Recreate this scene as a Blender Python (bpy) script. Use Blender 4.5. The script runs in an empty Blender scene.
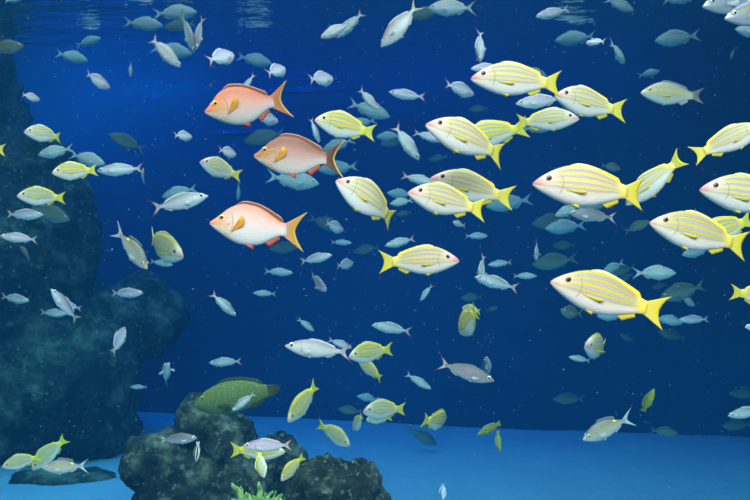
# A large aquarium: shoals of striped snappers, fusiliers and bream in blue water over sand
SURF_BUMP = 0.04
ABSORB = (.21, .065, .027)
SCATTER = (.0008, .0066, .0150)
WORLD = 0.2
EXPOSURE = -0.95


def LIGHTS():
    area('front_lamp', (0.4, -2.4, 5.2), (.2, 3.4, 1.9), 7, 3, 2300, (1, .67, .56))
    a = area('overhead_lamp', (0.5, 2.6, 6.2), (.5, 3.2, 0), 6, 2.5, 600, (1, .74, .62))
    a.data.spread = math.radians(115)
    a = area('overhead_lamp', (-1.2, 5.3, 6.2), (-1.2, 5.3, 0), 7, 1.5, 280, (1, .84, .76))
    a.data.spread = math.radians(110)
    a = area('overhead_lamp', (-.6, 7.3, 5.2), (-.6, 7.3, 0), 7.5, 1.0, 150, (1, .88, .82))  # extra unseen fill, added to brighten far fish under the surface
    a.data.spread = math.radians(125)
    area('blue_lamp', (0, 9.0, 5.6), (0, 9.0, 0), 9, .8, 700, (.0, .15, 1))
    spot('sand_fill_light', (-3.0, 6.3, 5.6), (-3.2, 6.7, 0), 38, .9, 2000, (.8, .95, 1))  # unseen spot added to brighten the sand by the reef foot
    area('wall_lamp', (-3.7, 9.95, 4.7), (-3.7, 10.45, 3.4), 3.2, .15, 150, (.03, .60, 1))

import bpy, bmesh, math, random
import numpy as np
from mathutils import Vector, Matrix, noise, Quaternion

random.seed(7)
scene = bpy.context.scene
COL = scene.collection
F = 750 * 40.0 / 36.0          # focal length in pixels (40 mm on a 36 mm sensor)
CAM_Z = 2.0                    # camera 2 m over the sand, water surface 2 m above it
SURF_Z = 4.0


def at(px, py, d):
    """point of the tank seen at a pixel of the photograph, d metres in front of the camera"""
    return Vector(((px - 375.0) / F * d, d, CAM_Z + (250.0 - py) / F * d))


# ------------------------------------------------------------------ materials
class Nodes:
    def __init__(self, name):
        self.m = bpy.data.materials.new(name)
        self.m.use_nodes = True
        self.nt = self.m.node_tree
        self.nt.nodes.clear()
        self.out = self.nt.nodes.new('ShaderNodeOutputMaterial')

    def new(self, t, **kw):
        n = self.nt.nodes.new(t)
        for k, v in kw.items():
            setattr(n, k, v)
        return n

    def put(self, sock, v):
        if isinstance(v, bpy.types.NodeSocket):
            self.nt.links.new(v, sock)
        elif isinstance(v, (tuple, list)) and len(v) == 3 and sock.type == 'RGBA':
            sock.default_value = (*v, 1)
        else:
            sock.default_value = v

    def math(self, op, a, b=0.0, clamp=False):
        n = self.new('ShaderNodeMath', operation=op, use_clamp=clamp)
        self.put(n.inputs[0], a)
        self.put(n.inputs[1], b)
        return n.outputs[0]

    def step(self, x, lo, hi):
        n = self.new('ShaderNodeMapRange', interpolation_type='SMOOTHSTEP')
        self.put(n.inputs['Value'], x)
        n.inputs['From Min'].default_value = lo
        n.inputs['From Max'].default_value = hi
        return n.outputs[0]

    def band(self, x, c, w, soft):
        d = self.math('ABSOLUTE', self.math('SUBTRACT', x, c))
        return self.math('SUBTRACT', 1.0, self.step(d, w, w + soft))

    def ramp(self, x, stops, mode='LINEAR'):
        n = self.new('ShaderNodeValToRGB')
        r = n.color_ramp
        r.interpolation = mode
        while len(r.elements) > 1:
            r.elements.remove(r.elements[-1])
        r.elements[0].position = stops[0][0]
        r.elements[0].color = (*stops[0][1], 1)
        for p, c in stops[1:]:
            e = r.elements.new(p)
            e.color = (*c, 1)
        self.put(n.inputs[0], x)
        return n.outputs[0]

    def mix(self, f, a, b, blend='MIX'):
        n = self.new('ShaderNodeMix', data_type='RGBA', blend_type=blend)
        self.put(n.inputs[0], f)
        self.put(n.inputs[6], a)
        self.put(n.inputs[7], b)
        return n.outputs[2]

    def noise(self, vec, scale, detail=3.0, rough=0.5):
        n = self.new('ShaderNodeTexNoise')
        if vec is not None:
            self.put(n.inputs['Vector'], vec)
        n.inputs['Scale'].default_value = scale
        n.inputs['Detail'].default_value = detail
        n.inputs['Roughness'].default_value = rough
        return n.outputs['Fac']

    def uv(self):
        n = self.new('ShaderNodeUVMap')
        s = self.new('ShaderNodeSeparateXYZ')
        self.nt.links.new(n.outputs[0], s.inputs[0])
        return s.outputs[0], s.outputs[1], n.outputs[0]

    def obj(self):
        return self.new('ShaderNodeTexCoord').outputs['Object']

    def principled(self, color, rough=0.45, metal=0.0, spec=0.4, bump=None, bump_s=0.2, bump_d=0.01):
        p = self.new('ShaderNodeBsdfPrincipled')
        self.put(p.inputs['Base Color'], color)
        self.put(p.inputs['Roughness'], rough)
        p.inputs['Metallic'].default_value = metal
        p.inputs['Specular IOR Level'].default_value = spec
        if bump is not None:
            b = self.new('ShaderNodeBump')
            b.inputs['Strength'].default_value = bump_s
            b.inputs['Distance'].default_value = bump_d
            self.put(b.inputs['Height'], bump)
            self.nt.links.new(b.outputs[0], p.inputs['Normal'])
        return p.outputs[0]

    def done(self, sh):
        self.nt.links.new(sh, self.out.inputs['Surface'])
        return self.m


def scale_bump(n, uvv, sc=60):
    mp = n.new('ShaderNodeMapping')
    n.nt.links.new(uvv, mp.inputs[0])
    mp.inputs['Scale'].default_value = (sc, sc * 0.22, 1)
    v = n.new('ShaderNodeTexVoronoi')
    n.nt.links.new(mp.outputs[0], v.inputs['Vector'])
    v.inputs['Scale'].default_value = 1.0
    return v.outputs['Distance']


def body_material(name, stops, head=None, head_u=(0.05, 0.2), rear=None, rear_u=(0.68, 0.8),
                  snout=None, rough=0.38, metal=0.0, lines=True, mottle=None, spot=None, cheeks=None, snout_u=0.1, back=0.55):
    """stops: (v from -1 belly to 1 back, colour)"""
    n = Nodes(name)
    u, v, uvv = n.uv()
    w = n.math('ADD', n.math('MULTIPLY', v, 0.5), 0.5)
    wob = n.math('MULTIPLY', n.math('SUBTRACT', n.noise(uvv, 5.0), 0.5), 0.03)
    c = n.ramp(n.math('ADD', w, wob), [((p + 1) / 2, q) for p, q in stops])
    # darker back, as on most fish
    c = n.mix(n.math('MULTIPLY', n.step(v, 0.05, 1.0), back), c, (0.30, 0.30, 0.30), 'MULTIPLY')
    if rear:
        c = n.mix(n.step(u, *rear_u), c, rear)
    if head:
        f = n.math('SUBTRACT', 1.0, n.step(u, *head_u))
        f = n.math('MULTIPLY', f, n.step(v, -0.6, 0.1))
        c = n.mix(n.math('MULTIPLY', f, 0.85), c, head)
    if snout:
        f = n.math('SUBTRACT', 1.0, n.step(u, 0.0, snout_u))
        c = n.mix(n.math('MULTIPLY', f, n.step(v, -0.5, 0.1)), c, snout)
    if mottle:
        c = n.mix(n.step(n.noise(uvv, mottle[1], 4, 0.65), 0.47, 0.62), c, mottle[0])
    if cheeks:
        zone = n.math('MULTIPLY', n.math('MULTIPLY', n.step(u, 0.06, 0.1), n.math('SUBTRACT', 1.0, n.step(u, 0.2, 0.27))),
                      n.math('SUBTRACT', 1.0, n.step(v, 0.25, 0.5)))
        c = n.mix(n.math('MULTIPLY', zone, n.step(n.noise(uvv, 14.0, 2), 0.5, 0.6)), c, cheeks)
    if spot:
        su, sv, sr, sc = spot
        a = n.math('MULTIPLY', n.math('SUBTRACT', u, su), 1.0)
        b = n.math('MULTIPLY', n.math('SUBTRACT', v, sv), 0.22)
        r2 = n.math('SQRT', n.math('ADD', n.math('MULTIPLY', a, a), n.math('MULTIPLY', b, b)))
        c = n.mix(n.math('SUBTRACT', 1.0, n.step(r2, sr * 0.7, sr * 1.4)), c, sc)
    if lines:      # mouth slit and the rim of the gill cover
        m = n.math('MULTIPLY', n.band(v, -0.15, 0.05, 0.08), n.math('SUBTRACT', 1.0, n.step(u, 0.045, 0.06)))
        g = n.math('ADD', u, n.math('MULTIPLY', n.math('MULTIPLY', v, v), 0.06))
        g = n.math('MULTIPLY', n.band(g, 0.235, 0.003, 0.006), n.math('SUBTRACT', 1.0, n.step(n.math('ABSOLUTE', v), 0.5, 0.7)))
        c = n.mix(n.math('MULTIPLY', n.math('MAXIMUM', m, g), 0.45), c, (0.25, 0.17, 0.15))
    return n.done(n.principled(c, rough + .1, metal, 0.25, scale_bump(n, uvv), 0.15, 0.004))


def fin_material(name, inner, outer, edge=None, tips=None, rays=True, trans=0.35):
    n = Nodes(name)
    u, v, uvv = n.uv()
    c = n.ramp(v, [(0.0, inner), (0.85, outer)])
    if rays:
        k = n.math('SINE', n.math('MULTIPLY', u, 95.0))
        c = n.mix(n.math('MULTIPLY', n.step(k, 0.2, 1.0), 0.25), c, tuple(x * 0.72 for x in inner))
    if edge:
        e = n.step(v, 0.80, 0.90)
        c = n.mix(e, c, edge)
    if tips:       # dark ends of the two tail lobes
        q = n.math('ABSOLUTE', n.math('SUBTRACT', n.math('MULTIPLY', u, 2.0), 1.0))
        c = n.mix(n.math('MULTIPLY', n.step(q, 0.55, 0.78), n.step(v, 0.4, 0.62)), c, tips)
    p = n.principled(c, 0.45, 0, 0.3)
    t = n.new('ShaderNodeBsdfTranslucent')
    n.put(t.inputs[0], c)
    x = n.new('ShaderNodeMixShader')
    x.inputs[0].default_value = trans
    n.nt.links.new(p, x.inputs[1])
    n.nt.links.new(t.outputs[0], x.inputs[2])
    return n.done(x.outputs[0])


def two_tone_fin(name, front, rear):
    n = Nodes(name)
    u, v, uvv = n.uv()
    c = n.mix(n.step(u, .35, .75), front, rear)
    k = n.math('SINE', n.math('MULTIPLY', u, 95.0))
    c = n.mix(n.math('MULTIPLY', n.step(k, 0.2, 1.0), .2), c, tuple(x * .7 for x in rear))
    return n.done(n.principled(c, .45, 0, .25))


def plain(name, col, rough=0.4, spec=0.5):
    n = Nodes(name)
    f = n.noise(n.obj(), 6.0)
    c = n.mix(f, tuple(x * 0.9 for x in col), tuple(min(1, x * 1.08) for x in col))
    return n.done(n.principled(c, rough, 0, spec))


W = (0.74, 0.76, 0.76)
ST = (0.42, 0.45, 0.66)
SG = (0.34, 0.31, 0.27)


def striped(yel, pale, top, k=1.0):
    out = [(-1, W), (-0.55, W), (-0.40, pale)]
    for i, c in enumerate((-0.22, 0.08, 0.42, 0.74)):
        g = yel if i else tuple((a + b) / 2 for a, b in zip(yel, pale))
        out += [(c - 0.055 * k, g), (c - 0.038 * k, SG), (c - 0.02 * k, ST), (c + 0.02 * k, ST), (c + 0.038 * k, SG), (c + 0.055 * k, yel)]
    out += [(0.92, yel), (1.0, top)]
    return out


YEL = (0.80, 0.70, 0.16)
YFIN = (0.84, 0.75, 0.05)
M = {}
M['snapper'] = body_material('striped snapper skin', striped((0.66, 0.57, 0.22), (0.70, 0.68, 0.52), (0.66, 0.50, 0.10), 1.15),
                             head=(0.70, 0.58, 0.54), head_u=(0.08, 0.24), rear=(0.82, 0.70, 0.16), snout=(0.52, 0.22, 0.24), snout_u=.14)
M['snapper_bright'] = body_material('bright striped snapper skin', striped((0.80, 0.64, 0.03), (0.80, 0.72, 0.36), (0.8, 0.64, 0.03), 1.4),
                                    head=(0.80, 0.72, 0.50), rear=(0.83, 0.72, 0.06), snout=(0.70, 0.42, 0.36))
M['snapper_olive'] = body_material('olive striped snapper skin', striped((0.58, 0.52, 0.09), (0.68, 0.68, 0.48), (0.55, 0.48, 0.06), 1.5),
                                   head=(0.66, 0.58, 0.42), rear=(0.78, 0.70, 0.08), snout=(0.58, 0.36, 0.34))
M['yellow_fin'] = fin_material('yellow fin', (0.83, 0.73, 0.09), YFIN)
M['yellow_tail'] = fin_material('yellow tail fin', (0.84, 0.79, 0.20), YFIN, trans=0.3)
M['snapper_dorsal'] = two_tone_fin('yellow edged fin', (.70, .62, .36), (.86, .66, .05))
M['clear_fin'] = fin_material('pale fin', (0.80, 0.80, 0.80), (0.75, 0.78, 0.80))
M['pale_tail'] = fin_material('pale yellow tail fin', (.74, .72, .52), (.74, .72, .46))
M['dusky_fin'] = fin_material('dusky fin', (0.30, 0.32, 0.30), (0.24, 0.27, 0.27))

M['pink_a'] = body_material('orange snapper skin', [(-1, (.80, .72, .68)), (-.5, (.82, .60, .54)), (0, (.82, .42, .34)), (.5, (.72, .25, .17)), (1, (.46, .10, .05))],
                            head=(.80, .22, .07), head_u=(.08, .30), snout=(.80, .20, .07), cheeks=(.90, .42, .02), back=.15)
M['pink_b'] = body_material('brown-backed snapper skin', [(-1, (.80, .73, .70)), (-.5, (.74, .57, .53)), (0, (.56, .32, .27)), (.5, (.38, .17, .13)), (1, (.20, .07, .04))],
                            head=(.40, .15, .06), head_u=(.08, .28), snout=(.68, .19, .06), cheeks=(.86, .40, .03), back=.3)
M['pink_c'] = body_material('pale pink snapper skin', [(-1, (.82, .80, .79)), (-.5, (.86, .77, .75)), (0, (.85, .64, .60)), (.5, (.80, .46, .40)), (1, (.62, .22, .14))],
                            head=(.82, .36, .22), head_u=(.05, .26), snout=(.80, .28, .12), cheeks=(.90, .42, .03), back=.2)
M['red_fin'] = fin_material('red fin', (.50, .15, .08), (.30, .06, .03), edge=(.66, .40, .24))
M['red_low_fin'] = fin_material('red lower fin', (.84, .30, .16), (.72, .09, .04))
M['orange_fin'] = fin_material('orange fin', (.92, .34, .02), (.94, .42, .02), trans=.15)
M['pink_tail_a'] = fin_material('orange tail fin', (.74, .32, .17), (.72, .20, .04), edge=(.90, .60, .05))
M['pink_tail_b'] = fin_material('brown tail fin', (.34, .13, .09), (.12, .03, .02), edge=(.88, .58, .10))
M['pink_tail_c'] = fin_material('yellow orange tail fin', (.80, .48, .28), (.84, .40, .04), edge=(.90, .64, .05))

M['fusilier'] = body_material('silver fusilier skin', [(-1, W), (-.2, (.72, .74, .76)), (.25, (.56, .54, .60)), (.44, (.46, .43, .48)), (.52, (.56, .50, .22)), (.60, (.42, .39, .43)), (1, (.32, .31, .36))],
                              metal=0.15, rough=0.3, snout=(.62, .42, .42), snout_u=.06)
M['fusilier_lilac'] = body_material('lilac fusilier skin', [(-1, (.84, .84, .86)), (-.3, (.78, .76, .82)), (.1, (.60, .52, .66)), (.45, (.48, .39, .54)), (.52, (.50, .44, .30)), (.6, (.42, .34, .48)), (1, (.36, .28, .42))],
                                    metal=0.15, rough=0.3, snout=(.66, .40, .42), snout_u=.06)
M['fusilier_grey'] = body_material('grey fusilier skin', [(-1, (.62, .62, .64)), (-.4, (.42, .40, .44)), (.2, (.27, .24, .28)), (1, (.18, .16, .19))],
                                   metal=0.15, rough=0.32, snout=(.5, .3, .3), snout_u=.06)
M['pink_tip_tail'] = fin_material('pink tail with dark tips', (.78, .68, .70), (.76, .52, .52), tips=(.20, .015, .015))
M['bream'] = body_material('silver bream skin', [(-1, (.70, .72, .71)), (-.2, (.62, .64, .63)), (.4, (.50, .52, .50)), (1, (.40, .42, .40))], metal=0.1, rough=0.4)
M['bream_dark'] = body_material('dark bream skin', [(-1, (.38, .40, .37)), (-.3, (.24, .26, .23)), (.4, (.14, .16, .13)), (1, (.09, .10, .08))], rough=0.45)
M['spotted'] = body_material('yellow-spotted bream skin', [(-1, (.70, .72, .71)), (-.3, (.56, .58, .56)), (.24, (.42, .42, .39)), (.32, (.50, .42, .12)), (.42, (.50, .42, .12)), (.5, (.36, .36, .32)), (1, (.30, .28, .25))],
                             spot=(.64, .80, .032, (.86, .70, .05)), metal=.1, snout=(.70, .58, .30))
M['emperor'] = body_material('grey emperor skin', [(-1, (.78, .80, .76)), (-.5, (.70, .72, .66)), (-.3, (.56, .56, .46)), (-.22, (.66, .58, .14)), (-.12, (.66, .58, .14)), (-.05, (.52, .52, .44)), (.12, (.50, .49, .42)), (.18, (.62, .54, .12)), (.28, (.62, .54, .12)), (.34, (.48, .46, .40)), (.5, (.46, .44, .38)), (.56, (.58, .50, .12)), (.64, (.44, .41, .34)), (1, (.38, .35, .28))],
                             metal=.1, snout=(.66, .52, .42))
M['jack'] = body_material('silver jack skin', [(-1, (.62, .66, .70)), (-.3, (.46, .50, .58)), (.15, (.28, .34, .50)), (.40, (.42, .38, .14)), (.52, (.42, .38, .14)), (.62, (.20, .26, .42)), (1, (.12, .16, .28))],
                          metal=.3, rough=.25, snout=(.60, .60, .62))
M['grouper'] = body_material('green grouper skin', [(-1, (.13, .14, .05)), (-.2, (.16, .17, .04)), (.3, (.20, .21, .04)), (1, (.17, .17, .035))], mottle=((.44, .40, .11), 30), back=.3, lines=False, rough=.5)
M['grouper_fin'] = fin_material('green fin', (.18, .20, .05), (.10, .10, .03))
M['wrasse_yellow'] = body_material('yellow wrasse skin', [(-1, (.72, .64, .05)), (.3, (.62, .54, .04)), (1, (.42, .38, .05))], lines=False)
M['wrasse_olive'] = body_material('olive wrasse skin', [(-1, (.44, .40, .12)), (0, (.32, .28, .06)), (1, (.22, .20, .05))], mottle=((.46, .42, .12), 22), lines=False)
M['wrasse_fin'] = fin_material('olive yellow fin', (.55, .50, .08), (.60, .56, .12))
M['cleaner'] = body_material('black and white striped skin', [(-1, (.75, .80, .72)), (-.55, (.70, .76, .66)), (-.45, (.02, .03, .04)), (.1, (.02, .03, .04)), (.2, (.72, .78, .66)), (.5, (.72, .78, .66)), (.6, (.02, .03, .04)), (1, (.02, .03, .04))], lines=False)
M['eye_yellow'] = plain('yellow iris', (.85, .62, .08), .2)
M['eye_silver'] = plain('silver iris', (.80, .76, .72), .2)
M['eye_dark'] = plain('dusky iris', (.22, .12, .12), .2)
M['pupil'] = plain('black pupil', (.01, .01, .012), .12, .6)


# ------------------------------------------------------------------ fish meshes
def curve(pts, x):
    """smooth monotone-ish interpolation of (t, value) pairs"""
    xs = [p[0] for p in pts]
    ys = [p[1] for p in pts]
    if x <= xs[0]:
        return ys[0]
    if x >= xs[-1]:
        return ys[-1]
    i = max(k for k in range(len(xs)) if xs[k] <= x)
    i = min(i, len(xs) - 2)

    def sl(k):
        if k == 0:
            return (ys[1] - ys[0]) / (xs[1] - xs[0])
        if k == len(xs) - 1:
            return (ys[-1] - ys[-2]) / (xs[-1] - xs[-2])
        a = (ys[k] - ys[k - 1]) / (xs[k] - xs[k - 1])
        b = (ys[k + 1] - ys[k]) / (xs[k + 1] - xs[k])
        return 0 if a * b <= 0 else 2 * a * b / (a + b)
    h = xs[i + 1] - xs[i]
    t = (x - xs[i]) / h
    m0, m1 = sl(i) * h, sl(i + 1) * h
    return ((2 * t ** 3 - 3 * t ** 2 + 1) * ys[i] + (t ** 3 - 2 * t ** 2 + t) * m0 + (-2 * t ** 3 + 3 * t ** 2) * ys[i + 1] + (t ** 3 - t ** 2) * m1)


# all lengths are fractions of the whole length, nose at t = 0, tail tip at t = 1
SP = {}
SP['snapper'] = dict(
    top=[(0, .012), (.04, .05), (.12, .105), (.2, .148), (.3, .180), (.4, .185), (.5, .170), (.6, .138), (.7, .098), (.78, .065), (.83, .055)],
    bot=[(0, -.012), (.04, -.042), (.12, -.082), (.2, -.115), (.3, -.145), (.4, -.155), (.5, -.146), (.6, -.118), (.7, -.084), (.78, -.060), (.83, -.055)],
    wid=[(0, .012), (.05, .034), (.15, .060), (.3, .076), (.45, .072), (.6, .052), (.72, .028), (.83, .014)],
    tail=dict(x0=.81, root=.052, mid=.93, tip=1.0, span=.145, p=1.7), dorsal=(.30, .76, .024, 'spiny'), anal=(.60, .74, .042),
    pect=(.27, -.030, .17, -8, -2), pelv=(.31, .085), eye=(.120, .055, .026))
SP['snapper'].update(top=[(a, b * .99) for a, b in SP['snapper']['top']], bot=[(a, b * 1.0) for a, b in SP['snapper']['bot']])
SP['deep_snapper'] = dict(SP['snapper'], top=[(a, b * 1.2) for a, b in SP['snapper']['top']], bot=[(a, b * 1.2) for a, b in SP['snapper']['bot']])
SP['pink'] = dict(
    top=[(0, .014), (.04, .045), (.1, .098), (.17, .165), (.25, .212), (.34, .232), (.45, .222), (.56, .180), (.66, .122), (.74, .080), (.80, .072)],
    bot=[(0, -.014), (.05, -.055), (.12, -.100), (.22, -.155), (.32, -.188), (.42, -.196), (.52, -.180), (.62, -.130), (.7, -.080), (.75, -.064), (.80, -.062)],
    wid=[(0, .014), (.05, .036), (.15, .068), (.3, .088), (.45, .080), (.6, .054), (.72, .028), (.80, .018)],
    tail=dict(x0=.765, root=.062, mid=.885, tip=1.0, span=.215, p=1.35), dorsal=(.24, .75, .040, 'spiny'), anal=(.58, .72, .050),
    pect=(.23, -.065, .20, 36, 62), pelv=(.36, .12), eye=(.115, .070, .030))
SP['fusilier'] = dict(
    top=[(0, .010), (.04, .036), (.12, .078), (.22, .112), (.34, .130), (.46, .122), (.58, .092), (.7, .052), (.78, .030), (.83, .026)],
    bot=[(0, -.010), (.04, -.032), (.12, -.072), (.22, -.108), (.34, -.128), (.46, -.124), (.58, -.098), (.7, -.054), (.78, -.030), (.83, -.026)],
    wid=[(0, .010), (.05, .030), (.15, .056), (.3, .074), (.45, .068), (.6, .044), (.72, .022), (.83, .011)],
    tail=dict(x0=.80, root=.024, mid=.865, tip=1.0, span=.165, p=1.25), dorsal=(.32, .72, .018, 'soft'), anal=(.58, .72, .024),
    pect=(.24, -.025, .13, -26, -6), pelv=(.32, .06), eye=(.09, .028, .033))
SP['fusilier'].update(top=[(a, b * .98) for a, b in SP['fusilier']['top']], bot=[(a, b * .98) for a, b in SP['fusilier']['bot']])
SP['bream'] = dict(
    top=[(0, .010), (.04, .042), (.12, .095), (.22, .140), (.34, .166), (.46, .160), (.58, .122), (.7, .066), (.78, .036), (.83, .030)],
    bot=[(0, -.010), (.04, -.040), (.12, -.090), (.22, -.134), (.34, -.162), (.46, -.158), (.58, -.124), (.7, -.068), (.78, -.036), (.83, -.030)],
    wid=[(0, .010), (.05, .032), (.15, .060), (.3, .078), (.45, .072), (.6, .046), (.72, .024), (.83, .012)],
    tail=dict(x0=.80, root=.028, mid=.885, tip=1.0, span=.135, p=1.3), dorsal=(.30, .74, .026, 'soft'), anal=(.58, .73, .032),
    pect=(.26, -.03, .13, -30, 2), pelv=(.32, .08), eye=(.10, .040, .027))
SP['oval'] = dict(SP['bream'], tail=dict(SP['fusilier']['tail']), eye=(.09, .03, .027))
SP['spotted'] = dict(SP['bream'], dorsal=(.30, .66, .050, 'spiny'), tail=dict(x0=.79, root=.032, mid=.87, tip=1.0, span=.17, p=1.25),
                     top=[(a, b * .98) for a, b in SP['bream']['top']], bot=[(a, b * .92) for a, b in SP['bream']['bot']], eye=(.105, .040, .028))
SP['emperor'] = dict(SP['snapper'], tail=dict(x0=.81, root=.05, mid=.91, tip=1.0, span=.125, p=1.4), dorsal=(.30, .74, .034, 'spiny'))
SP['jack'] = dict(SP['fusilier'],
                  top=[(a, b * 1.1) for a, b in SP['fusilier']['top']], bot=[(a, b * 1.08) for a, b in SP['fusilier']['bot']], eye=(.10, .035, .028))
SP['grouper'] = dict(
    top=[(0, .020), (.05, .07), (.15, .135), (.28, .185), (.42, .205), (.56, .190), (.7, .145), (.8, .095), (.86, .075)],
    bot=[(0, -.02), (.05, -.06), (.15, -.115), (.28, -.155), (.42, -.170), (.56, -.160), (.7, -.120), (.8, -.080), (.86, -.068)],
    wid=[(0, .02), (.06, .05), (.2, .09), (.4, .10), (.6, .07), (.75, .04), (.86, .022)],
    tail=dict(x0=.84, root=.068, mid=1.0, tip=.93, span=.066, p=2.2), dorsal=(.28, .82, .035, 'soft'), anal=(.64, .80, .04),
    pect=(.28, -.05, .15, -30, 2), pelv=(.32, .1), eye=(.12, .08, .02))
SP['wrasse'] = dict(
    top=[(0, .010), (.05, .04), (.15, .09), (.3, .130), (.45, .138), (.6, .118), (.72, .085), (.82, .062)],
    bot=[(0, -.01), (.05, -.04), (.15, -.085), (.3, -.125), (.45, -.132), (.6, -.112), (.72, -.080), (.82, -.058)],
    wid=[(0, .012), (.06, .034), (.2, .06), (.4, .066), (.6, .048), (.72, .03), (.82, .016)],
    tail=dict(x0=.80, root=.055, mid=.985, tip=1.0, span=.10, p=2.0), dorsal=(.24, .78, .045, 'soft'), anal=(.50, .77, .045),
    pect=(.26, -.03, .13, -30, 2), pelv=(.3, .07), eye=(.11, .035, .022))
SP['cleaner'] = dict(SP['wrasse'])


def bend_table(k):
    n = 200
    pts = [(0.0, 0.0)]
    ang = []
    for i in range(n + 1):
        s = i / n
        ang.append(k * (max(0, s - .25) / .75) ** 1.5)
    for i in range(1, n + 1):
        a = (ang[i] + ang[i - 1]) / 2
        x, y = pts[-1]
        pts.append((x + math.cos(a) / n, y + math.sin(a) / n))
    return pts, ang


def bent(verts, k):
    if abs(k) < 1e-4:
        return verts
    pts, ang = bend_table(k)
    out = []
    for x, y, z in verts:
        s = min(1.0, max(0.0, .5 - x)) * 200
        i = min(199, int(s))
        f = s - i
        cx = pts[i][0] * (1 - f) + pts[i + 1][0] * f
        cy = pts[i][1] * (1 - f) + pts[i + 1][1] * f
        a = ang[i] * (1 - f) + ang[i + 1] * f
        extra = (.5 - x) - min(1.0, max(0.0, .5 - x))
        px = cx - math.sin(a) * y + math.cos(a) * extra
        py = cy + math.cos(a) * y + math.sin(a) * extra
        out.append((.5 - px, py, z))
    return out


def make_mesh(name, verts, faces, uvs, mat, smooth=True):
    me = bpy.data.meshes.new(name)
    me.from_pydata(verts, [], faces)
    me.materials.append(mat)
    if uvs:
        lay = me.uv_layers.new(name='UVMap')
        for lp in me.loops:
            lay.data[lp.index].uv = uvs[lp.vertex_index]
    if smooth:
        me.polygons.foreach_set('use_smooth', [True] * len(me.polygons))
    me.update()
    return me


CACHE = {}


def body_mesh(sp, mat, k, lod):
    key = ('body', sp, mat, k, lod)
    if key in CACHE:
        return CACHE[key]
    S = SP[sp]
    n, m = ((34, 24), (18, 14))[lod]
    tmax = S['top'][-1][0]
    verts, uvs, faces = [], [], []
    for i in range(n):
        q = i / (n - 1)
        t = tmax * (0.35 * q * q + 0.65 * q)
        zt, zb, w = curve(S['top'], t), curve(S['bot'], t), curve(S['wid'], t)
        zm, h = (zt + zb) / 2, (zt - zb) / 2
        for j in range(m):
            a = 2 * math.pi * j / m
            ca, sa = math.cos(a), math.sin(a)
            y = w * math.copysign(abs(ca) ** 0.9, ca)
            verts.append((.5 - t, y, zm + h * sa))
            uvs.append((t, sa))
    for i in range(n - 1):
        for j in range(m):
            a, b = i * m + j, i * m + (j + 1) % m
            faces.append((a, a + m, b + m, b))
    faces.append(tuple(range(m)))
    faces.append(tuple(reversed(range((n - 1) * m, n * m))))
    me = make_mesh('body', bent(verts, k), faces, uvs, M[mat])
    CACHE[key] = me
    return me


def fin_mesh(key, root, tip, mat, k, rows=5, th=.007, ripple=.0015):
    """a thin solid fin lofted between its root line and its outer edge"""
    if key in CACHE:
        return CACHE[key]
    n = len(root)
    A, B, ua = [], [], []
    for i in range(n):
        r, t = Vector(root[i]), Vector(tip[i])
        for j in range(rows):
            f = j / (rows - 1)
            p = r.lerp(t, f)
            lat = (t - r).cross(Vector(root[min(n - 1, i + 1)]) - Vector(root[max(0, i - 1)]))
            if lat.length < 1e-9:
                lat = Vector((0, 1, 0))
            lat.normalize()
            rp = ripple * math.sin(i * 2.2) * f
            w = th * (1 - .7 * f) / 2
            A.append(tuple(p + lat * (rp + w)))
            B.append(tuple(p + lat * (rp - w)))
            ua.append((i / (n - 1), f))
    verts = bent(A + B, k)
    o = len(A)
    faces = []
    for i in range(n - 1):
        for j in range(rows - 1):
            a = i * rows + j
            faces.append((a, a + 1, a + rows + 1, a + rows))
            faces.append((o + a, o + a + rows, o + a + rows + 1, o + a + 1))
    rim = [i * rows for i in range(n)] + [(n - 1) * rows + j for j in range(1, rows)] + [i * rows + rows - 1 for i in range(n - 2, -1, -1)] + [j for j in range(rows - 2, 0, -1)]
    for q in range(len(rim)):
        a, b = rim[q], rim[(q + 1) % len(rim)]
        faces.append((a, b, o + b, o + a))
    me = make_mesh(key[0], verts, faces, ua + ua, M[mat])
    bm = bmesh.new()
    bm.from_mesh(me)
    bmesh.ops.recalc_face_normals(bm, faces=bm.faces)
    bm.to_mesh(me)
    bm.free()
    CACHE[key] = me
    return me


def tail_mesh(sp, mat, k):
    T = SP[sp]['tail']
    n = 21
    root, tip = [], []
    for i in range(n):
        v = 2 * i / (n - 1) - 1
        x = T['mid'] + (T['tip'] - T['mid']) * abs(v) ** T['p']
        root.append((.5 - T['x0'], 0, v * T['root']))
        tip.append((.5 - x, 0, math.copysign(abs(v) ** .9, v) * T['span']))
    return fin_mesh(('tail_fin', sp, mat, k), root, tip, mat, k, rows=7, th=.014)


def edge_fin(sp, mat, k, which):
    S = SP[sp]
    if which == 'dorsal_fin':
        t0, t1, h, kind = S['dorsal']
        n, prof, sg = 25, S['top'], 1
    else:
        t0, t1, h = S['anal']
        n, prof, sg, kind = 11, S['bot'], -1, 'soft'
    root, tip = [], []
    for i in range(n):
        q = i / (n - 1)
        t = t0 + (t1 - t0) * q
        z = curve(prof, t)
        if which == 'dorsal_fin':
            hh = h * min(1, (q / .12) ** .7 if q > 0 else 0) * (1 - .35 * math.sin(math.pi * min(1, q / .9)) * (kind == 'spiny') * .6) * (1 if q < .93 else (1 - q) / .07 * .8 + .2)
            if kind == 'spiny' and q < .6:
                hh *= .95 + .05 * (i % 2)
        else:
            hh = h * (min(1, q / .2) if q < .2 else 1 - .45 * (q - .2))
        root.append((.5 - t, 0, z - sg * .012))
        tip.append((.5 - t - hh * .55, 0, z + sg * hh))
    return fin_mesh((which, sp, mat, k), root, tip, mat, k, rows=4)


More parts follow.
